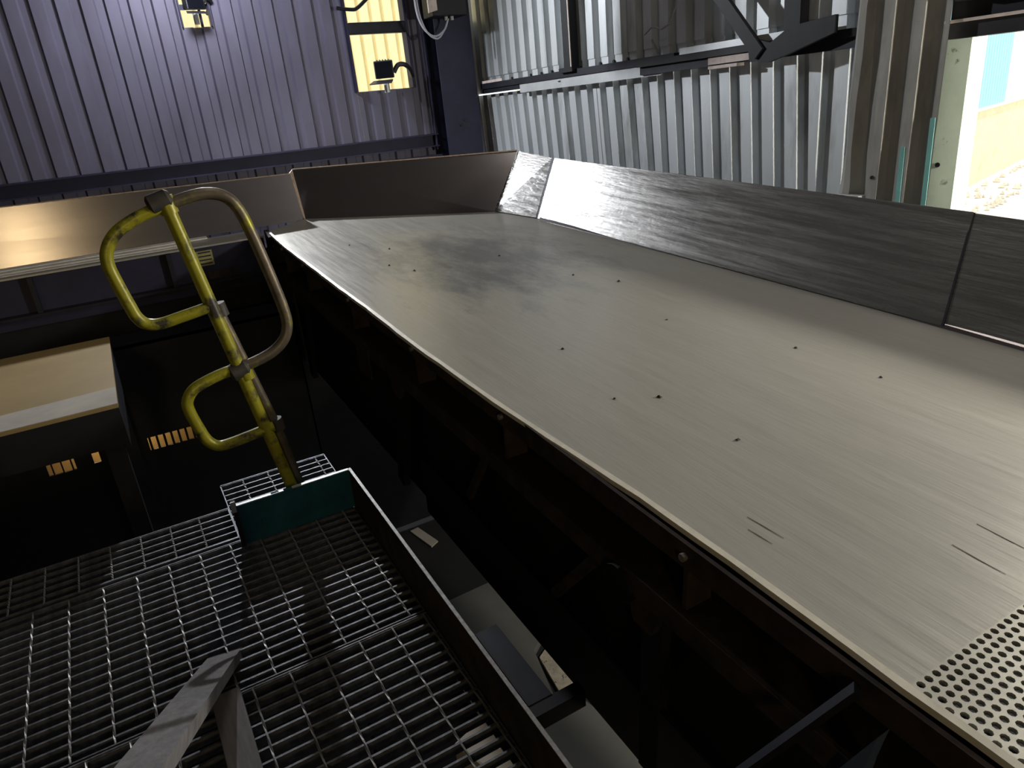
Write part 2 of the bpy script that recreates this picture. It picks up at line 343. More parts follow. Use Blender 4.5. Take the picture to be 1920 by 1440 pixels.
# second girt further right, broken and patched
g = empty('patched_girt', (XR-.10, 3.2, .17)); tag(g, 'patched girt with grey flange crossed by a dark diagonal brace', 'beam')
MB().box(-.03, .06, -.42, .66, .022, .060).build('upper_flange', mt['galvanised'], g)
MB().box(-.025, .06, -.60, 1.1, -.018, .022).build('web', mt['black_steel'], g)
MB().box(-.012, .05, -.10, .42, -.062, -.022).build('lower_flange', mt['pink_dust'], g)
MB().box(-.012, .05, .18, .42, -.088, -.070).build('packing_strip', mt['pink_dust'], g)
MB().box(0, .07, -.65, 1.1, -.07, -.018).build('lower_angle', mt['dark_steel'], g)
b = empty('diagonal_brace', (XR-.175, 3.145, .13)); tag(b, 'black diagonal brace with gusset meeting the patched girt', 'brace')
MB().bar((0, 0, 0), (0, .72, .78), .075, .03, (1, 0, 0)).build('arm', mt['black_steel'], b)
MB().prism([(0, .08, -.035), (0, .09, .04), (0, .02, .075), (0, -.07, .05), (0, -.20, .115), (0, -.48, .135), (0, -.48, .05), (0, -.2, -.02), (0, -.06, -.05)], (.03, 0, 0)).build('gusset', mt['black_steel'], b)
o = MB().box(XR-.09, XR-.02, 2.95, 3.06, .23+ZC, 1.6+ZC).build('bracket_post', mt['black_steel']); tag(o, 'short black post rising from the patched girt behind the brace', 'post')
p = empty('wall_post', (XR-.08, 5.19, .2)); tag(p, 'dark vertical angle post with a rusty edge on the right wall', 'post')
MB().box(-.03, .05, -.05, .05, .0, 2).build('angle', mt['black_steel'], p); MB().box(-.036, -.03, -.062, -.05, .02, 2).build('edge', mt['pink_dust'], p)
MB().box(-.05, .05, -.09, .1, -.005, .03).build('foot_plate', mt['black_steel'], p)
o = MB().tube([(XR-.05, y, z+ZC) for y, z in ((3.97, .62), (3.97, .50), (4.03, .40), (4.12, .375), (4.22, .40), (4.30, .36))], .006, 6).build('loose_wire', mt['cable_white'], None, True)
tag(o, 'thin pale wire hooked on the upper sheets of the right wall', 'wire')
# screws of the right-wall sheets
for i, yy in enumerate((6.2, 5.86, 5.68, 5.51, 4.82, 4.65, 4.48, 3.62, 3.45, 3.28)):
    MB().tube([(XR-.018, yy+.06, .225), (XR-.006, yy+.06, .225)], .012, 6).build('screw', mt['black_steel'], wr)

# ------------------------------------------------------------------ bent sheet, door post, lintel
bs = empty('bent_cladding_sheet', (3.47, 2.3, ZF)); tag(bs, 'dirty bent corrugated sheet hanging loose beside the doorway', 'sheet')
def bent():
    ys = []; 
    y = -.26
    prof = []   # (dy, dx)
    prof = [(.262, .02), (.24, 0), (.205, 0), (.185, .04), (.125, .04), (.105, 0), (.055, 0), (.035, .04), (-.03, .04), (-.05, 0), (-.095, 0), (-.115, .04), (-.175, .04), (-.195, 0), (-.215, 0)]
    zs = [.0, 2.30, 2.42, 2.60, 2.85, 3.05, 3.3, 4.2, 7.1]
    vs = []; 
    for off in (0, .003):
        for z in zs:
            for i, (dy, dx) in enumerate(prof):
                t = max(0, min(1, (z-2.2)/1.2)); yy = dy
                if i < 3: yy += .06*(1-t)**1.2*(1 if z > 2.2 else 0)+.015*math.sin(z*9+i)*(1-t)
                yy += -.02*t
                xx = dx+off+(.05*(1-t) if i < 5 else 0)*(1 if z > 2.2 else .5)
                vs.append((xx, yy, z))
    n = len(prof); R = len(zs); fs = []
    for L_ in (0, 1):
        for r in range(R-1):
            for i in range(n-1):
                a = L_*R*n+r*n+i; fs.append((a, a+1, a+n+1, a+n))
    return MB().add(vs, fs)
bent().build('panel', mt['sheet_dirty'], bs)
# turquoise paint left on the lower edges of the ribs nearest the door
for dy in (-.070, -.205): MB().box(-.004, -.001, dy-.012, dy+.012, 2.0, 2.62 if dy > -.1 else 2.75).build('paint_strip', mt['sheet_turquoise'], bs)
MB().box(-.03, .03, .13, .27, 2.345, 2.375).build('bottom_bracket', mt['galvanised'], bs)
for yy in (.15, .22): MB().box(-.03, .03, yy-.006, yy+.006, 2.28, 2.345).build('bracket_leg', mt['galvanised'], bs)
MB().tube([(-.006, .08, 2.47), (.0, .08, 2.47)], .01, 6).build('hole_plug', mt['black_steel'], bs)
dp = empty('door_post', (XR-.03, 2.13, ZF)); tag(dp, 'pale green flashing post at the edge of the bright doorway', 'post'); 
MB().box(-.004, .0, -.085, .075, 0, 3.10).build('face', mt['green_paint'], dp); MB().box(-.004, .12, -.089, -.085, 0, 3.10).build('return', mt['green_paint'], dp)
MB().box(.0, .08, .075, .11, 0, 3.1).build('gap_strip', mt['black_steel'], dp)
MB().tube([(-.009, .0, 2.52), (-.004, .0, 2.52)], .012, 8).build('screw', mt['black_steel'], dp)
lt = empty('door_lintel', (XR-.1, 1.0, .08)); tag(lt, 'dark lintel channel across the top of the bright doorway', 'beam')
MB().box(-.02, .10, -2.4, 1.11, 0, .07).build('lower_angle', mt['black_steel'], lt)
MB().box(-.05, -.02, -2.4, 1.11, .066, .078).build('lip', mt['pink_dust'], lt)
MB().box(.0, .10, -2.4, 1.11, .078, .30).build('web', mt['black_steel'], lt)
MB().box(-.09, .0, -2.4, 1.05, .15, .2).build('upper_rail', mt['dark_steel'], lt)
MB().box(-.095, -.09, .70, .93, .155, .19).build('pale_plate', mt['galvanised'], lt)

# ------------------------------------------------------------------ window, floodlight, box on the back wall
wi = struct(empty('window_1', (2.645, YB, .24)))
MB().box(-.30, -.28, -.05, .06, 0, 1.5).build('jamb', mt['navy_steel'], wi); MB().box(.28, .31, -.05, .06, 0, 1.5).build('jamb', mt['navy_steel'], wi)
MB().box(-.28, .28, -.06, .0, .49, .59).build('transom', mt['dark_steel'], wi, bevel=.01)
o = MB().tube(spline([(2.27, 6.92, .945+ZC), (2.40, 6.92, .930+ZC), (2.46, 6.92, .94+ZC), (2.56, 6.92, 1.01+ZC), (2.7, 6.92, 1.12+ZC)]), .016, 8).build('bent_pipe', mt['dark_steel'], None, True)
tag(o, 'bent dark pipe crossing the top of the bright window', 'pipe')
def floodlight(loc, rz, label, scale=1.):
    f = empty('floodlight', loc, 0, rz); tag(f, label, 'floodlight'); f.scale = (scale,)*3
    hb = MB().add([(-.075,-.05,-.06),(.075,-.05,-.06),(.075,-.05,.07),(-.075,-.05,.07),(-.05,.09,-.03),(.05,.09,-.03),(.05,.09,.06),(-.05,.09,.06)],
                  [(0,1,2,3),(4,7,6,5),(0,4,5,1),(1,5,6,2),(2,6,7,3),(3,7,4,0)])
    h = hb.build('housing', mt['plastic_dark'], f, bevel=.008)
    MB().box(-.065, .065, -.056, -.05, -.05, .06).build('lens', mt['lens_dark'], h)
    for k in range(5): MB().box(-.05+k*.022, -.044+k*.022, -.03, .06, .055, .078).build('fin', mt['plastic_dark'], h)
    MB().prism([(-.09,-.05,-.075),(.06,-.05,-.075),(.05,-.13,-.10),(-.12,-.13,-.10)], (0, 0, .006)).build('visor', mt['plastic_dark'], f)
    MB().tube(spline([(.07, 0, -.02), (.11, .0, .03), (.16, .02, .03), (.19, .10, .0), (.20, .21, -.05)]), .018, 8).build('bracket_arm', mt['plastic_dark'], f, True)
    MB().tube([(.0, 0, -.07), (.0, 0, -.16)], .022, 8).build('stem', mt['galvanised'], f, True)
    return f
floodlight((2.61, 6.86, .405), math.radians(-25), 'dark floodlight with bent arm silhouetted in the bright window', 1.2)
lampf = floodlight((1.07, 6.93, 1.02), math.radians(15), 'floodlight on a bracket in the small bright opening high on the back wall', 1.0)
# white bracket pieces around the lamp opening
lb = struct(empty('window_2', (1.08, YB, .85)))
MB().box(-.12, -.11, -.03, .03, 0, .45).build('jamb', mt['navy_steel'], lb); MB().box(.11, .12, -.03, .03, 0, .45).build('jamb', mt['navy_steel'], lb)
MB().box(-.11, .11, -.01, .01, .13, .17).build('transom', mt['navy_steel'], lb); MB().box(.03, .05, -.01, .01, 0, .45).build('mullion', mt['navy_steel'], lb)
# electrical enclosure
e = empty('electrical_box', (3.17, 6.62, .80)); tag(e, 'dark electrical box with a pale cover fixed to the corner column', 'box')
MB().box(-.16, .19, -.12, .1, 0, .55).build('body', mt['enclosure'], e, bevel=.01)
MB().prism([(-.20, -.13, .025), (-.115, -.13, .045), (-.115, -.13, .5), (-.20, -.13, .5)], (0, .02, 0)).build('cover', mt['pink_dust'], e)
for x in (0, .06): MB().tube([(x, -.05, -.03), (x, -.05, .0)], .016, 8).build('gland', mt['galvanised'], e)
cb = empty('hanging_cable', (3.03, 6.55, .63)); tag(cb, 'looped pale cables hanging under the electrical box', 'cable')
for dx, dz, r in ((0, 0, .009), (.02, -.02, .008)):
    MB().tube(spline([(-.165+dx, 0, .62), (-.16+dx, 0, .33), (-.145+dx, 0, .17), (-.09+dx, 0, .06+dz), (0+dx, 0, .01+dz), (.10, 0, .06), (.15, 0, .15)]), r, 6).build('strand', mt['cable_white'], cb, True)

o = MB().box(1.70, 1.78, 5.68, 5.97, .965+ZC, ZT+ZC).build('shadow_box', mt['dark_steel']); tag(o, 'dark unseen box hung from the roof to cast the right wall shadow', 'shadow box')  # unseen box added to cast the soft shadow on the right wall
# ------------------------------------------------------------------ outside
gd = struct(MB().box(-30, 70, -40, 60, -.35, -.16).build('exterior_ground', mt['sandy_ground']))
yb = empty('yellow_building', (3, 12.5, ZF)); tag(yb, 'sunlit cream yellow corrugated building beyond the window', 'building')
for k in range(4):
    pr = corrug(-7+k*2.4, -7+(k+1)*2.4, 0, 9, 0, .06, pitch=.21, flat=.15, web=.012); n = len(pr)
    MB().add([(s, d, z) for z in (-.2, 9) for s, d in pr], [(i, i+1, n+i+1, n+i) for i in range(n-1)]).build('cladding_sheet', mt['yellow_cladding'], yb)
MB().box(-7, 2.6, .1, 5, -.2, 9).build('core', mt['yellow_cladding'], yb)
for zz in (3.35, 4.0): MB().box(-.9, -.5, -.06, -.02, zz, zz+.03).build('pipe_clip', mt['galvanised'], yb)
MB().tube([(-.72, -.05, 0), (-.72, -.05, 9)], .02, 8).build('downpipe', mt['white_cladding'], yb)
bb = empty('blue_building', (19.2, 10.6, ZF), 0, math.radians(15.5)); tag(bb, 'pale blue corrugated building on a masonry base outside the door', 'building')
MB().box(-12, 20, 0, 4, -.2, 1.72).build('masonry_base', mt['masonry'], bb)
MB().box(-12, 20, -.05, 4, 1.70, 1.76).build('sill', mt['white_cladding'], bb)
for k in range(6):
    a = -12+k*3.0; m_ = 'blue_cladding' if k < 5 else 'white_cladding'
    pr = corrug(a, a+3.0, 0, 9, 0, .06, pitch=.25, flat=.16, web=.03); n = len(pr)
    MB().add([(s, d, z) for z in (1.76, 9) for s, d in pr], [(i, i+1, n+i+1, n+i) for i in range(n-1)]).build('cladding_sheet', mt[m_], bb)
MB().box(6, 20, .0, .1, 1.76, 9).build('white_wall', mt['white_cladding'], bb)
MB().box(-12, 6, .1, 4, 1.7, 9).build('core', mt['white_cladding'], bb)
rb = MB()
for k in range(90):
    x = random.uniform(-4, 9); y = random.uniform(-1.3, -.3); s = random.uniform(.03, .09)
    pts = [Vector((random.uniform(-1, 1), random.uniform(-1, 1), random.uniform(0, 1))).normalized()*s for _ in range(6)]
    rb.add([(x-s, y-s, -.2), (x+s, y-s*.7, -.2), (x+s*.8, y+s, -.2), (x-s*.7, y+s*.8, -.2), (x+pts[0].x*.4, y+pts[0].y*.4, -.16+s)], [(0,1,4),(1,2,4),(2,3,4),(3,0,4),(3,2,1,0)])
o = rb.build('rubble', mt['rubble_mix']); o.location = (19.2, 10.6, .05); o.rotation_euler = (0, 0, math.radians(15.5)); tag(o, 'strip of broken rubble along the foot of the masonry wall', 'rubble', kind='stuff')

# ------------------------------------------------------------------ the vibrating screen
HD = -.9
sc = Rel('vibrating_screen', (1.5, 2.2, -1.75)); R0 = sc.root
tag(R0, 'long vibrating screen with smooth steel deck and scratched sloping side liner', 'screen')
edge = [(.415, .852), (.65, .857), (1.0, .852), (1.4, .835), (1.7, .82), (2.16, .812), (2.8, .815), (3.5, .818), (3.9, .820), (4.43, .822)]
def edge_v(u):
    for (a, va), (b, vb) in zip(edge, edge[1:]):
        if u <= b: return va+(vb-va)*max(0, (u-a))/(b-a)
    return edge[-1][1]
def edge_w(u): return HD+.002*math.sin(u*3.1)+.0015*math.sin(u*7.7)
# deck plate, from the perforated end to the crease
us = [.395+(3.9-.395)*i/40 for i in range(41)]
vs = []; fs = []; NV = 12
for u in us:
    v0 = edge_v(u)
    for j in range(NV+1):
        t = j/NV; vs.append(sc(v0+(2.285-v0)*t, u, HD))
for i in range(40):
    for j in range(NV): a = i*(NV+1)+j; fs.append((a, a+1, a+NV+2, a+NV+1))
d = MB().add(vs, fs).build('deck_plate', mt['deck_steel'], R0); sd = d.modifiers.new('thick', 'SOLIDIFY'); sd.thickness = .012; sd.offset = -1
# far deck plate beyond the crease, five sided, tipping up slightly
far = [sc(.820, 3.9, HD), sc(2.285, 3.9, HD), sc(2.285, 3.93, HD), sc(2.14, 3.97, HD+.001), sc(1.125, 4.72, HD+.006), sc(.822, 4.50, HD+.004)]
MB().prism(far, (0, 0, -.012)).build('far_deck_plate', mt['deck_steel'], R0)
# rim along the left edge
pr = []
for u in [.10, .3]+us+[4.0, 4.2, 4.43]:
    v0 = edge_v(max(u, .415)); ww = edge_w(u)+(.012 if u > 4.35 else 0); pr.append((v0, u, ww))
rv = []; rf = []
for i, (v0, u, ww) in enumerate(pr):
    j = .0012*math.sin(i*2.3)
    for dv, dw in ((-.008+j, -.008), (-.007+j, .004), (.006, .006), (.006, -.008)): rv.append(sc(v0+dv, u, ww+dw))
for i in range(len(pr)-1):
    for k in range(4): a = i*4+k; b = i*4+(k+1) % 4; rf.append((a, b, b+4, a+4))
rf += [(0, 1, 2, 3), tuple((len(pr)-1)*4+k for k in (3, 2, 1, 0))]
MB().add(rv, rf).build('deck_rim', mt['rim_steel'], R0)
# corner lug at the far end of the rim
MB().prism([sc(.80, 4.40, -.99), sc(.80, 4.46, -.99), sc(.80, 4.47, -.875), sc(.80, 4.43, -.868), sc(.80, 4.36, -.90)], (.02, 0, 0)).build('corner_lug', mt['dark_steel'], R0)
# perforated plate with real holes
def perforated():
    mb = MB(); p = .0196; q = .0164; r = .0066; nrow = 31; v0 = .848; u0 = .395
    seg = 8
    for i in range(nrow):
        u1 = u0-i*q; um = u1-q/2; off = (p/2 if i % 2 else 0)
        k = 0; v = v0-off
        while v < 2.27:
            cx = v+p/2; a0 = max(v, v0); a1 = min(v+p, 2.285)
            if a0 > v or a1 < v+p:
                mb.add([sc(a0, u1-q, HD), sc(a1, u1-q, HD), sc(a1, u1, HD), sc(a0, u1, HD)], [(0, 1, 2, 3)]); v += p; continue
            ring = [sc(cx+r*math.cos(2*math.pi*(s+.5)/seg), um+r*math.sin(2*math.pi*(s+.5)/seg), HD) for s in range(seg)]
            low = [(x, y, z-.008) for x, y, z in ring]
            B = [sc(v+p, um, HD), sc(v+p, u1, HD), sc(cx, u1, HD), sc(v, u1, HD), sc(v, um, HD), sc(v, u1-q, HD), sc(cx, u1-q, HD), sc(v+p, u1-q, HD)]
            f_ = [(8+s, 8+(s+1) % 8, (s) % 8) for s in range(8)]+[((s-1) % 8, 8+s, s) for s in range(8)]
            f_ += [(s, (s+1) % 8, 16+(s+1) % 8, 16+s) for s in range(8)]
            mb.add(ring+B+low, f_); v += p
    return mb
pm = perforated(); me = bpy.data.meshes.new('perforated_plate'); me.from_pydata(pm.v, [], pm.f); me.update()
link('perforated_plate', me, mt['perforated_steel'], R0)
# left side: top band, recess, stiffeners with bolts, rust-brown rail, skirt
MB().box(*[x for pair in zip(sc(.825, .0, -.965), sc(.835, 4.42, -.905)) for x in pair]).build('side_band', mt['rust_steel'], R0)
MB().box(*[x for pair in zip(sc(.90, .0, -1.75), sc(.91, 4.42, -.93)) for x in pair]).build('recess_plate', mt['black_steel'], R0)
for u in (4.15, 3.70, 2.96, 2.24, 1.59, .84, .12):
    MB().box(*[x for pair in zip(sc(.83, u-.006, -1.10), sc(.90, u+.006, -.92)) for x in pair]).build('stiffener', mt['rust_steel'], R0)
    MB().tube([sc(.815, u, -.935), sc(.828, u, -.935)], .009, 8).build('bolt', mt['bolt'], R0)
rl = MB().box(*[x for pair in zip(sc(.812, .0, -1.135), sc(.82, 4.42, -1.075)) for x in pair]); rl.box(*[x for pair in zip(sc(.82, .0, -1.083), sc(.90, 4.42, -1.075)) for x in pair])
rl.build('side_rail', mt['rust_steel'], R0)
MB().box(*[x for pair in zip(sc(.805, 2.74, -1.24), sc(.812, 2.90, -1.10)) for x in pair]).build('rail_plate', mt['rust_steel'], R0)
MB().box(*[x for pair in zip(sc(.840, .0, -1.71), sc(.85, 2.35, -1.46)) for x in pair]).build('lower_beam', mt['dark_steel'], R0)
for u, du in ((2.47, .18), (3.95, .15), (.95, .0)):
    MB().bar(sc(.855, u, -1.13), sc(.855, u+du, -1.72), .07, .03, (1, 0, 0)).build('support_leg', mt['dark_steel'], R0)
    MB().prism([sc(.82, u-.06, -1.12), sc(.82, u+.08, -1.12), sc(.82, u+.04, -1.22), sc(.82, u-.02, -1.22)], (.02, 0, 0)).build('leg_bracket', mt['rust_steel'], R0)
MB().bar(sc(.86, 1.12, -1.10), sc(.86, 1.40, -1.46), .03, .02, (1, 0, 0)).build('tie_bar', mt['rust_steel'], R0)
MB().bar(sc(.86, 1.75, -1.12), sc(.86, 1.95, -1.42), .025, .02, (1, 0, 0)).build('tie_bar', mt['rust_steel'], R0)
MB().tube([sc(.80, 1.03, -1.13), sc(.88, 1.03, -1.13)], .05, 14).build('spring_boss', mt['black_steel'], R0)
MB().bar(sc(.815, .445, -.925), sc(.585, .755, -1.595), .022, .012, (0, 0, 1)).build('stay_bar', mt['dark_steel'], R0)
MB().prism([sc(.80, .393, -.969), sc(.80, .44, -1.09), sc(.80, .455, -1.16), sc(.80, .41, -1.16), sc(.80, .402, -1.04)], (.03, 0, 0)).build('blue_bracket', mt['blue_plate'], R0)
MB().box(*[x for pair in zip(sc(2.30, .0, -1.75), sc(2.31, 4.0, -.93)) for x in pair]).build('right_side_plate', mt['black_steel'], R0)
MB().box(*[x for pair in zip(sc(.78, 4.44, -3.28), sc(2.30, 4.45, -.98)) for x in pair]).build('rear_plate', mt['black_steel'], R0)  # extended left and down to close a light leak
for k in range(5):
    MB().box(*[x for pair in zip(sc(.91, .4+k*.85, -1.05), sc(2.30, .46+k*.85, -.93)) for x in pair]).build('cross_member', mt['black_steel'], R0)
# sloping liner on the right, three plates with open seams
def liner(b0, b1, t0, t1, name='liner_plate'):
    n = Vector((.325, 0, -.205)).normalized()*.012
    return MB().prism([sc(*b0), sc(*b1), sc(*t1), sc(*t0)], n).build(name, mt['liner_steel'], R0, bevel=.002)
liner((2.270, .0, -.897), (2.270, 1.203, -.897), (2.508, .0, -.573), (2.490, 1.293, -.573))
MB().prism([sc(2.269, 1.197, -.893), sc(2.269, 1.205, -.893), sc(2.489, 1.296, -.572), sc(2.489, 1.288, -.572)], Vector((.325, 0, -.205)).normalized()*.004).build('seam_weld', mt['dark_steel'], R0)
liner((2.270, 1.201, -.895), (2.208, 3.600, -.895), (2.490, 1.291, -.570), (2.400, 3.690, -.580))
liner((2.206, 3.615, -.895), (2.125, 3.985, -.895), (2.398, 3.712, -.582), (2.395, 4.110, -.568))
# worn lip at the liner foot, and the weld across the first seam
MB().prism([sc(2.258, .0, -.899), sc(2.268, 1.6, -.899), sc(2.198, 3.56, -.899), sc(2.212, 3.58, -.886), sc(2.280, 1.6, -.886), sc(2.274, .0, -.886)], (.012, 0, -.006)).build('liner_foot', mt['plate_steel'], R0)
MB().prism([sc(2.399, 3.692, -.584), sc(2.397, 3.712, -.584), sc(2.210, 3.617, -.893), sc(2.210, 3.602, -.893)], Vector((.32, 0, -.20)).normalized()*.003).build('seam_weld', mt['dark_steel'], R0)
# diagonal back plate closing the corner, with its pale end flange
pb = [sc(1.118, 4.70, HD), sc(2.128, 3.975, HD), sc(2.392, 4.112, HD+.332), sc(1.142, 4.92, HD+.294)]
MB().prism(pb, (.012, .017, 0)).build('corner_plate', mt['plate_steel'], R0)
MB().prism([sc(1.118, 4.70, HD), sc(1.142, 4.92, HD+.294), sc(1.098, 4.88, HD+.268), sc(1.110, 4.70, HD)], (-.002, .006, 0)).build('end_flange', mt['edge_steel'], R0)
MB().tube([sc(1.142, 4.915, HD+.296), sc(2.388, 4.108, HD+.334)], .004, 6).build('plate_edge', mt['edge_steel'], R0)

# ------------------------------------------------------------------ cross chute coming in from the left
ch = Rel('feed_chute', (-.8, 4.6, -1.75)); C0 = ch.root
tag(C0, 'feed chute with tall grey back plate entering from the left', 'chute')
MB().prism([ch(-3.0, 4.72, HD), ch(1.11, 4.715, HD), ch(1.085, 4.755, HD+.290), ch(-3.0, 4.775, HD+.350)], (0, .012, 0)).build('back_plate', mt['plate_steel'], C0)
MB().tube([ch(-3.0, 4.777, HD+.351), ch(1.08, 4.757, HD+.292)], .0035, 6).build('plate_edge', mt['edge_steel'], C0)
# liner strips on the chute floor, each a step lower, with ragged front edge
for k, (u0, u1, wv, v1) in enumerate(((4.66, 4.72, HD-.002, .50), (4.60, 4.655, HD-.006, .40), (4.545, 4.595, HD-.010, .44))):
    MB().box(*[x for pair in zip(ch(-3.0, u0, wv-.008), ch(v1-.04*k, u1, wv)) for x in pair]).build('floor_strip', mt['white_dust'], C0)
MB().prism([ch(-3, 4.49, HD-.012), ch(.80, 4.49, HD-.012), ch(.80, 4.70, HD-.012), ch(-3, 4.70, HD-.012)], (0, 0, -.01)).build('chute_floor', mt['deck_steel'], C0)
rg = []; N_ = 60
for i in range(N_+1):
    v = -3.0+3.78*i/N_; rg.append((v, 4.492+random.uniform(-.004, .004)-(.006 if i % 9 == 0 else 0)))
rv = []; rf = []
for v, u in rg: rv += [ch(v, u, HD-.016), ch(v, 4.545, HD-.014)]
for i in range(N_): rf.append((2*i, 2*i+2, 2*i+3, 2*i+1))
MB().add(rv, rf).build('ragged_edge', mt['white_dust'], C0)
MB().box(*[x for pair in zip(ch(-3.0, 4.52, -1.20), ch(.80, 4.53, HD-.02)) for x in pair]).build('front_plate', mt['navy_steel'], C0)
MB().box(*[x for pair in zip(ch(-3.0, 4.46, -1.135), ch(.80, 4.52, -1.12)) for x in pair]).build('front_flange', mt['dark_steel'], C0)
for v in (-1.9, -1.2, -.44, .25): MB().box(*[x for pair in zip(ch(v-.012, 4.475, -1.12), ch(v+.012, 4.52, HD-.025)) for x in pair]).build('front_stiffener', mt['dark_steel'], C0)
MB().box(*[x for pair in zip(ch(-3.0, 4.55, -3.25), ch(.96, 4.56, -1.0)) for x in pair]).build('lower_plate', mt['black_steel'], C0)  # extended to the floor to block light and keep the space dark
pl = MB().box(*[x for pair in zip(ch(.40, 4.512, -1.035), ch(.49, 4.518, -.945)) for x in pair]).build('rating_plate', mt['label_yellow'], C0)
for k in range(4): MB().box(*[x for pair in zip(ch(.41, 4.510, -1.025+k*.022), ch(.48, 4.512, -1.018+k*.022)) for x in pair]).build('print_line', mt['dark_steel'], pl)
MB().box(*[x for pair in zip(ch(.44, 4.505, -1.19), ch(.62, 4.515, -1.07)) for x in pair]).build('motor_plate', mt['rust_steel'], C0)

# ------------------------------------------------------------------ dusty tray at the left, with its leg, and the plinth behind
t = empty('dust_tray', (-.8, 3.7, ZF)); tag(t, 'dust covered steel tray table standing below the feed chute', 'table')
MB().box(-1.0, .65, -.70, .49, 2.055, 2.07).build('tray_top', mt['tan_dust'], t)
MB().prism([(-1.0, -.70, 2.0705), (.65, -.70, 2.0705), (.65, -.47, 2.0705), (.2, -.50, 2.0705), (-.1, -.46, 2.0705), (-.5, -.50, 2.0705), (-1.0, -.45, 2.0705)], (0, 0, .003)).build('dust_drift', mt['pale_dust'], t)
MB().box(-1.0, .65, -.70, -.69, 1.90, 2.055).build('front_apron', mt['black_steel'], t)
MB().box(.64, .65, -.69, .49, 1.88, 2.055).build('side_apron', mt['dark_steel'], t)
for x, y in ((.59, -.62), (.59, .42), (-.9, -.62), (-.9, .42)): MB().box(x-.035, x+.035, y-.035, y+.035, 0, 2.055).build('leg', mt['dark_steel'], t)
MB().bar((-.9, -.62, 1.2), (.59, -.62, 1.2), .03, .05).build('stretcher', mt['black_steel'], t)
p = empty('plinth_wall', (-.3, 4.2, ZF)); tag(p, 'black plinth panel with small lit slots under the tray and chute', 'panel')
def slotted():
    x0, x1 = -1.3, 1.1; ops = [(-.32, -.19, 1.395, 1.495), (-.105, -.07, 1.40, 1.465), (.175, .43, 1.385, 1.462)]
    pieces = [(x0, -.32), (-.19, -.105), (-.07, .175), (.43, x1)]
    out = [(a, b, .6, 2.0) for a, b in pieces]
    for a, b, z0, z1 in ops: out += [(a, b, .6, z0), (a, b, z1, 2.0)]
    return out
for a, b, z0, z1 in slotted(): MB().box(a, b, 0, .015, z0, z1).build('panel', mt['black_steel'], p)
for k in range(7): MB().box(.180+k*.038, .192+k*.038, -.006, .012, 1.385, 1.462).build('slat', mt['black_steel'], p)
for k in range(3): MB().box(-.30+k*.045, -.292+k*.045, -.0, .012, 1.395, 1.495).build('slat', mt['rust_steel'], p)
MB().box(-1.3, 1.1, .30, .31, .6, 2.0).build('rear_panel', mt['tan_dust'], p)
MB().box(-1.3, 1.1, 0, .31, 1.985, 2.0).build('cap', mt['black_steel'], p); MB().box(-1.3, -1.29, 0, .31, .6, 2.0).build('end', mt['black_steel'], p); MB().box(1.09, 1.1, 0, .31, .6, 2.0).build('end', mt['black_steel'], p)
for x in (-1.2, 1.0): MB().box(x-.04, x+.04, .1, .18, 0, .6).build('foot', mt['black_steel'], p)

# ------------------------------------------------------------------ walkway gratings
GW = -1.504; BP = .0412
bar_cache = {}
def grating(name, label, v0, v1, u_far, u_near, rod_v0, m_bar='grating_steel', m_rod='rod_steel', band=(True, True)):
    g = Rel(name, ((v0+v1)/2, (u_far+u_near)/2, GW-.032)); r = g.root; tag(r, label, 'grating')
    L_ = v1-v0
    mb = MB().box(-L_/2, L_/2, -.003, .003, 0, .030).mesh('bearing_bar'); mb.materials.append(mt[m_bar])
    n = int((u_far-u_near-.01)/BP); o0 = None
    for k in range(n+1):
        u = u_far-.004-k*BP
        link('bearing_bar', mb, None, r, loc=(0, u-g.o[1], 0))
    U = u_far-u_near
    tw = MB(); pts = []
    for i in range(40):    # square rod twisted along its length
        a = i*.55; y = -U/2+U*i/39; c_, s_ = math.cos(a)*.0034, math.sin(a)*.0034
        pts += [(c_, y, .0295+s_), (-s_, y, .0295+c_), (-c_, y, .0295-s_), (s_, y, .0295-c_)]
    tw.add(pts, [(4*i+k, 4*i+(k+1) % 4, 4*i+4+(k+1) % 4, 4*i+4+k) for i in range(39) for k in range(4)]+[(0,1,2,3),(159,158,157,156)])
    rm = tw.mesh('cross_rod'); rm.materials.append(mt[m_rod])
    v = rod_v0
    while v < v1-.01:
        if v > v0+.005: link('cross_rod', rm, None, r, loc=(v-g.o[0], 0, 0))
        v += .1
    for f_, u in zip(band, (u_far, u_near)):
        if f_: MB().box(-L_/2, L_/2, -.002, .002, 0, .032).build('banding', mt['rod_steel' if m_rod == 'none' else m_bar], r, loc=(0, u-g.o[1], 0))
    for vv in (v0, v1): MB().box(-.002, .002, -U/2, U/2, .0, .030).build('end_bar', mt[m_bar], r, loc=(vv-g.o[0], 0, 0))
    return r
grating('floor_grating', 'narrow strip of floor grating at the far edge of the walkway', -1.30, .112, 2.535, 2.318, -1.296)
grating('floor_grating', 'middle floor grating panel in front of the teal kick plate', -1.13, .520, 2.296, 1.604, -1.125)
grating('floor_grating', 'nearest floor grating panel under the grey plank ends', -1.09, .520, 1.594, .55, -1.09)
grating('floor_grating', 'dim grating tread behind the teal kick plate', .115, .54, 2.72, 2.30, .10)
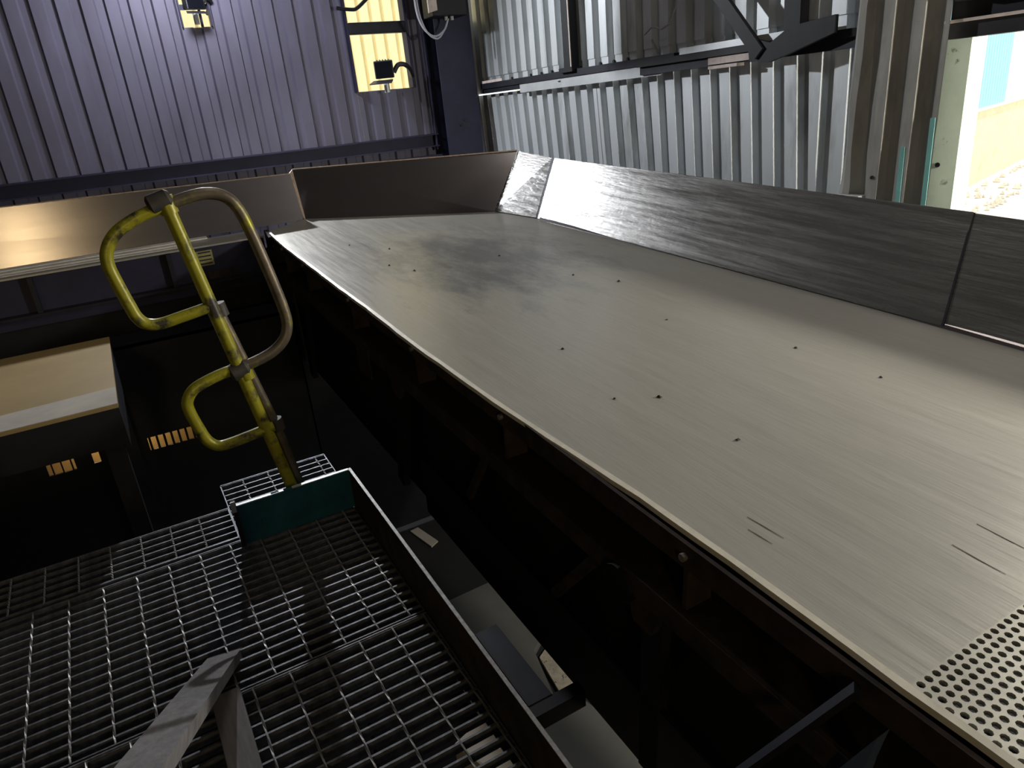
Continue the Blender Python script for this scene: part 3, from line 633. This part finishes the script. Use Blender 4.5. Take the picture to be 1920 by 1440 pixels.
# edge plates
k = Rel('toe_plate', (.535, 1.4, GW-.1)); tag(k.root, 'rusty toe plate along the right edge of the walkway', 'toe plate')
MB().box(*[x for pair in zip(k(.525, .3, -1.62), k(.533, 2.262, -1.342)) for x in pair]).build('plate', mt['rust_steel'], k.root)
MB().box(*[x for pair in zip(k(.524, .3, -1.3425), k(.534, 2.262, -1.339)) for x in pair]).build('worn_edge', mt['rod_steel'], k.root)
k = Rel('kick_plate', (.33, 2.26, GW-.1)); tag(k.root, 'teal kick plate across the far end of the walkway', 'toe plate')
MB().box(*[x for pair in zip(k(.125, 2.258, -1.503), k(.525, 2.266, -1.344)) for x in pair]).build('plate', mt['teal_paint'], k.root)
for a, b in ((.125, .245), (.272, .288), (.318, .525)): MB().box(*[x for pair in zip(k(a, 2.256, -1.345), k(b, 2.268, -1.341)) for x in pair]).build('worn_edge', mt['galvanised'], k.root)
MB().box(*[x for pair in zip(k(.112, 2.25, -1.503), k(.126, 2.275, -1.325)) for x in pair]).build('end_bar', mt['rust_steel'], k.root)
MB().box(*[x for pair in zip(k(.108, 2.247, -1.36), k(.124, 2.25, -1.318)) for x in pair]).build('paint_chip', mt['galvanised'], k.root)
for v in (.20, .36): MB().tube([k(v, 2.250, -1.43), k(v, 2.258, -1.43)], .008, 6).build('bolt', mt['teal_paint'], k.root)
# walkway bearers below the grating and the outside stringer
wk = Rel('walkway_frame', (-.3, 1.4, -1.9)); tag(wk.root, 'dark steel frame carrying the grating walkway', 'frame')
for u in (2.52, 2.305, 1.60, .62): MB().box(*[x for pair in zip(wk(-1.3, u-.025, -1.66), wk(.52, u+.025, -1.537)) for x in pair]).build('bearer', mt['black_steel'], wk.root)
MB().box(*[x for pair in zip(wk(-1.3, .5, -1.72), wk(-1.25, 2.55, -1.537)) for x in pair]).build('stringer', mt['black_steel'], wk.root)
for v, u in ((-1.25, 2.4), (.48, 2.4), (-1.25, .6), (.48, .6)): MB().box(*[x for pair in zip(wk(v-.04, u-.04, -3.15), wk(v+.04, u+.04, -1.66)) for x in pair]).build('leg', mt['black_steel'], wk.root)
st = Rel('channel_bracket', (.68, 1.35, -1.65)); tag(st.root, 'dark channel piece jutting out beside the toe plate', 'bracket')
MB().box(*[x for pair in zip(st(.648, 1.205, -1.605), st(.715, 1.52, -1.598)) for x in pair]).build('web', mt['dark_steel'], st.root)
MB().box(*[x for pair in zip(st(.640, 1.205, -1.65), st(.648, 1.52, -1.598)) for x in pair]).build('flange', mt['black_steel'], st.root)
MB().box(*[x for pair in zip(st(.535, 1.165, -1.66), st(.80, 1.205, -1.60)) for x in pair]).build('cross_bar', mt['black_steel'], st.root)

# ------------------------------------------------------------------ yellow grab rail
YR = 2.405; KR = YR/2.33
h = empty('grab_rail', (.345, YR, -1.335)); tag(h, 'yellow tubular grab rail with three looped rungs', 'rail')
def hp(x, z, y=0): return (x*KR-.345, y, z*KR+1.335)
post = [hp(.336, -1.292), hp(.160, -.170)]
MB().tube([post[0], post[1]], .0205, 14).build('post', mt['yellow_paint'], h, True)
rp = MB().tube([hp(.362, -1.292, .045), hp(.318, -.955, .03), hp(.228, -.52, .02)], .019, 12).build('rear_post', mt['worn_pipe'], h, True)
for x, z, r in ((.235, -.500, .024), (.322, -.925, .024)):
    MB().tube([hp(x, z-.03, .02), hp(x-.006, z+.012, .02)], r, 12).build('cap', mt['pipe_joint'], rp, True)
LL = [(.150, -.180), (.10, -.190), (.045, -.212), (.005, -.238), (-.022, -.275), (-.030, -.315), (-.022, -.37), (-.008, -.44), (.002, -.478), (.022, -.503), (.058, -.511), (.12, -.503), (.21, -.490)]
RR = [(.165, -.175), (.215, -.163), (.272, -.158), (.320, -.172), (.350, -.208), (.372, -.28), (.400, -.42), (.420, -.545), (.420, -.60), (.402, -.642), (.365, -.672), (.317, -.690), (.25, -.704)]
BB = [(.25, -.704), (.200, -.707), (.140, -.720), (.095, -.738), (.070, -.770), (.068, -.805), (.080, -.865), (.095, -.915), (.122, -.943), (.160, -.946), (.22, -.940), (.305, -.930)]
for nm, pts, m_ in (('loop', LL, 'yellow_paint'), ('loop', RR, 'worn_pipe'), ('loop', BB, 'yellow_paint')):
    MB().tube(spline([hp(x, z) for x, z in pts], 5), .0185, 14).build(nm, mt[m_], h, True)
for x, z, dx in ((.152, -.160, -.02), (.247, -.706, 0)):
    MB().tube([hp(x-.036+dx*.3, z-.012), hp(x-.028+dx*.3, z-.010), hp(x+.016, z+.003), hp(x+.026, z+.006)], [.018, .030, .030, .019], 14).build('joint', mt['pipe_joint'], h, True)
MB().tube([hp(.165, -.200), hp(.158, -.150)], .026, 12).build('post_socket', mt['yellow_paint'], h, True)
MB().tube([hp(.262, -.745), hp(.254, -.695)], .025, 12).build('post_socket', mt['yellow_paint'], h, True)

# ------------------------------------------------------------------ planks on the grating
pk = MB().bar((-.025, 1.93, -1.43), (-.205, .93, -.86), .092, .026).build('plank', mt['wood_grey']); pk.location = (0, 0, ZC)
tag(pk, 'grey weathered plank slanting up from the grating towards the viewer', 'plank')
q = Rel('plank', (-.055, 1.3, GW+.003)); tag(q.root, 'shorter grey plank lying flat on the nearest grating', 'plank')
MB().box(-.036, .036, -.55, .28, 0, .035).build('board', mt['wood_grey'], q.root, bevel=.003)

# ------------------------------------------------------------------ things on the ground floor in the gap
def slab(name, label, cat, pts, z, th, m):
    mb = MB().prism([(x, y, z) for x, y in pts], (0, 0, th)); o = mb.build(name, mt[m]); o.location = (0, 0, ZC); return tag(o, label, cat)
slab('pale_panel', 'pale grey panel on the floor beside the screen, under the channel bracket', 'panel', [(1.05, 3.6), (1.75, 3.62), (1.70, 3.05), (1.49, 2.90), (1.40, 2.55), (1.0, 2.6)], ZF+.001, .05, 'pale_sheet')
slab('spilled_stone', 'tan heap of spilled stone dust on the floor', 'spill', [(1.50, 2.86), (1.70, 2.98), (1.72, 2.48), (1.44, 2.50)], ZF+.001, .02, 'stone_mix')
slab('pale_panel', 'cracked pale panel lowest in the gap beside the toe plate', 'panel', [(1.20, 2.46), (1.52, 2.44), (1.65, 1.7), (1.0, 1.6), (1.05, 2.25)], ZF+.001, .04, 'pale_sheet')
slab('paper_scrap', 'small white scrap on the floor behind the toe plate', 'scrap', [(1.40, 4.60), (1.47, 4.61), (1.52, 4.34), (1.45, 4.30)], ZF+.001, .01, 'pale_dust')
# blocks standing under the nearest grating
for i, (x, y, s) in enumerate(((.62, 1.40, .22), (.75, 1.80, .25), (.35, 1.20, .2), (.95, 1.32, .22))):
    o = MB().box(-s/2, s/2, -s/2, s/2, 0, s*3.4).build('concrete_block', mt['pale_dust'], bevel=.01); o.location = (x, y, 0); o.rotation_euler = (0, 0, .3*i)
    tag(o, 'pale concrete block on the floor seen through the nearest grating', 'block', 'blocks under the grating')

for i, (v, u, L_, dv) in enumerate(((.955, .80, .06, .002), (.985, .83, .09, .003), (1.23, .55, .10, -.003), (1.33, .56, .11, -.003))):
    mb = MB().prism([sc(v, u, HD+.0004), sc(v+.0006, u, HD+.0004), sc(v+dv+.0009, u-L_/2, HD+.0004), sc(v+dv*1.6, u-L_, HD+.0004), sc(v+dv-.001, u-L_/2, HD+.0004)], (0, 0, .0006))
    mb.build('scratch_mark', mt['scratch_grey'], R0)
# stone chips on the deck
chips = [(1.113, 3.8), (1.253, 3.557), (1.194, 1.826), (1.104, 1.43), (1.209, 1.363), (1.205, 1.067), (1.776, 1.371), (1.797, 2.299), (1.707, 2.505), (1.622, 3.02), (1.64, 1.821), (1.188, 3.066), (1.13, 3.241), (1.785, 1.083)]
cm = MB().add([(-.008,-.005,0),(.007,-.007,0),(.009,.004,0),(-.005,.007,0),(.001,.0,.007),(-.003,-.001,.006)], [(3,2,1,0),(0,1,4,5),(1,2,4),(2,3,5,4),(3,0,5)]).mesh('stone_chip'); cm.materials.append(mt['chip'])
for i, (v, u) in enumerate(chips):
    o = link('stone_chip', cm, None); p_ = m2w(v, u, HD+.001); o.location = (p_.x, p_.y, p_.z+ZC); o.rotation_euler = (TILT, 0, i*1.3); s = .6+.4*((i*37) % 10)/10; o.scale = (s, s, s)
    tag(o, 'tiny dark stone chip lying on the smooth steel deck', 'stone', 'stone chips on the deck')
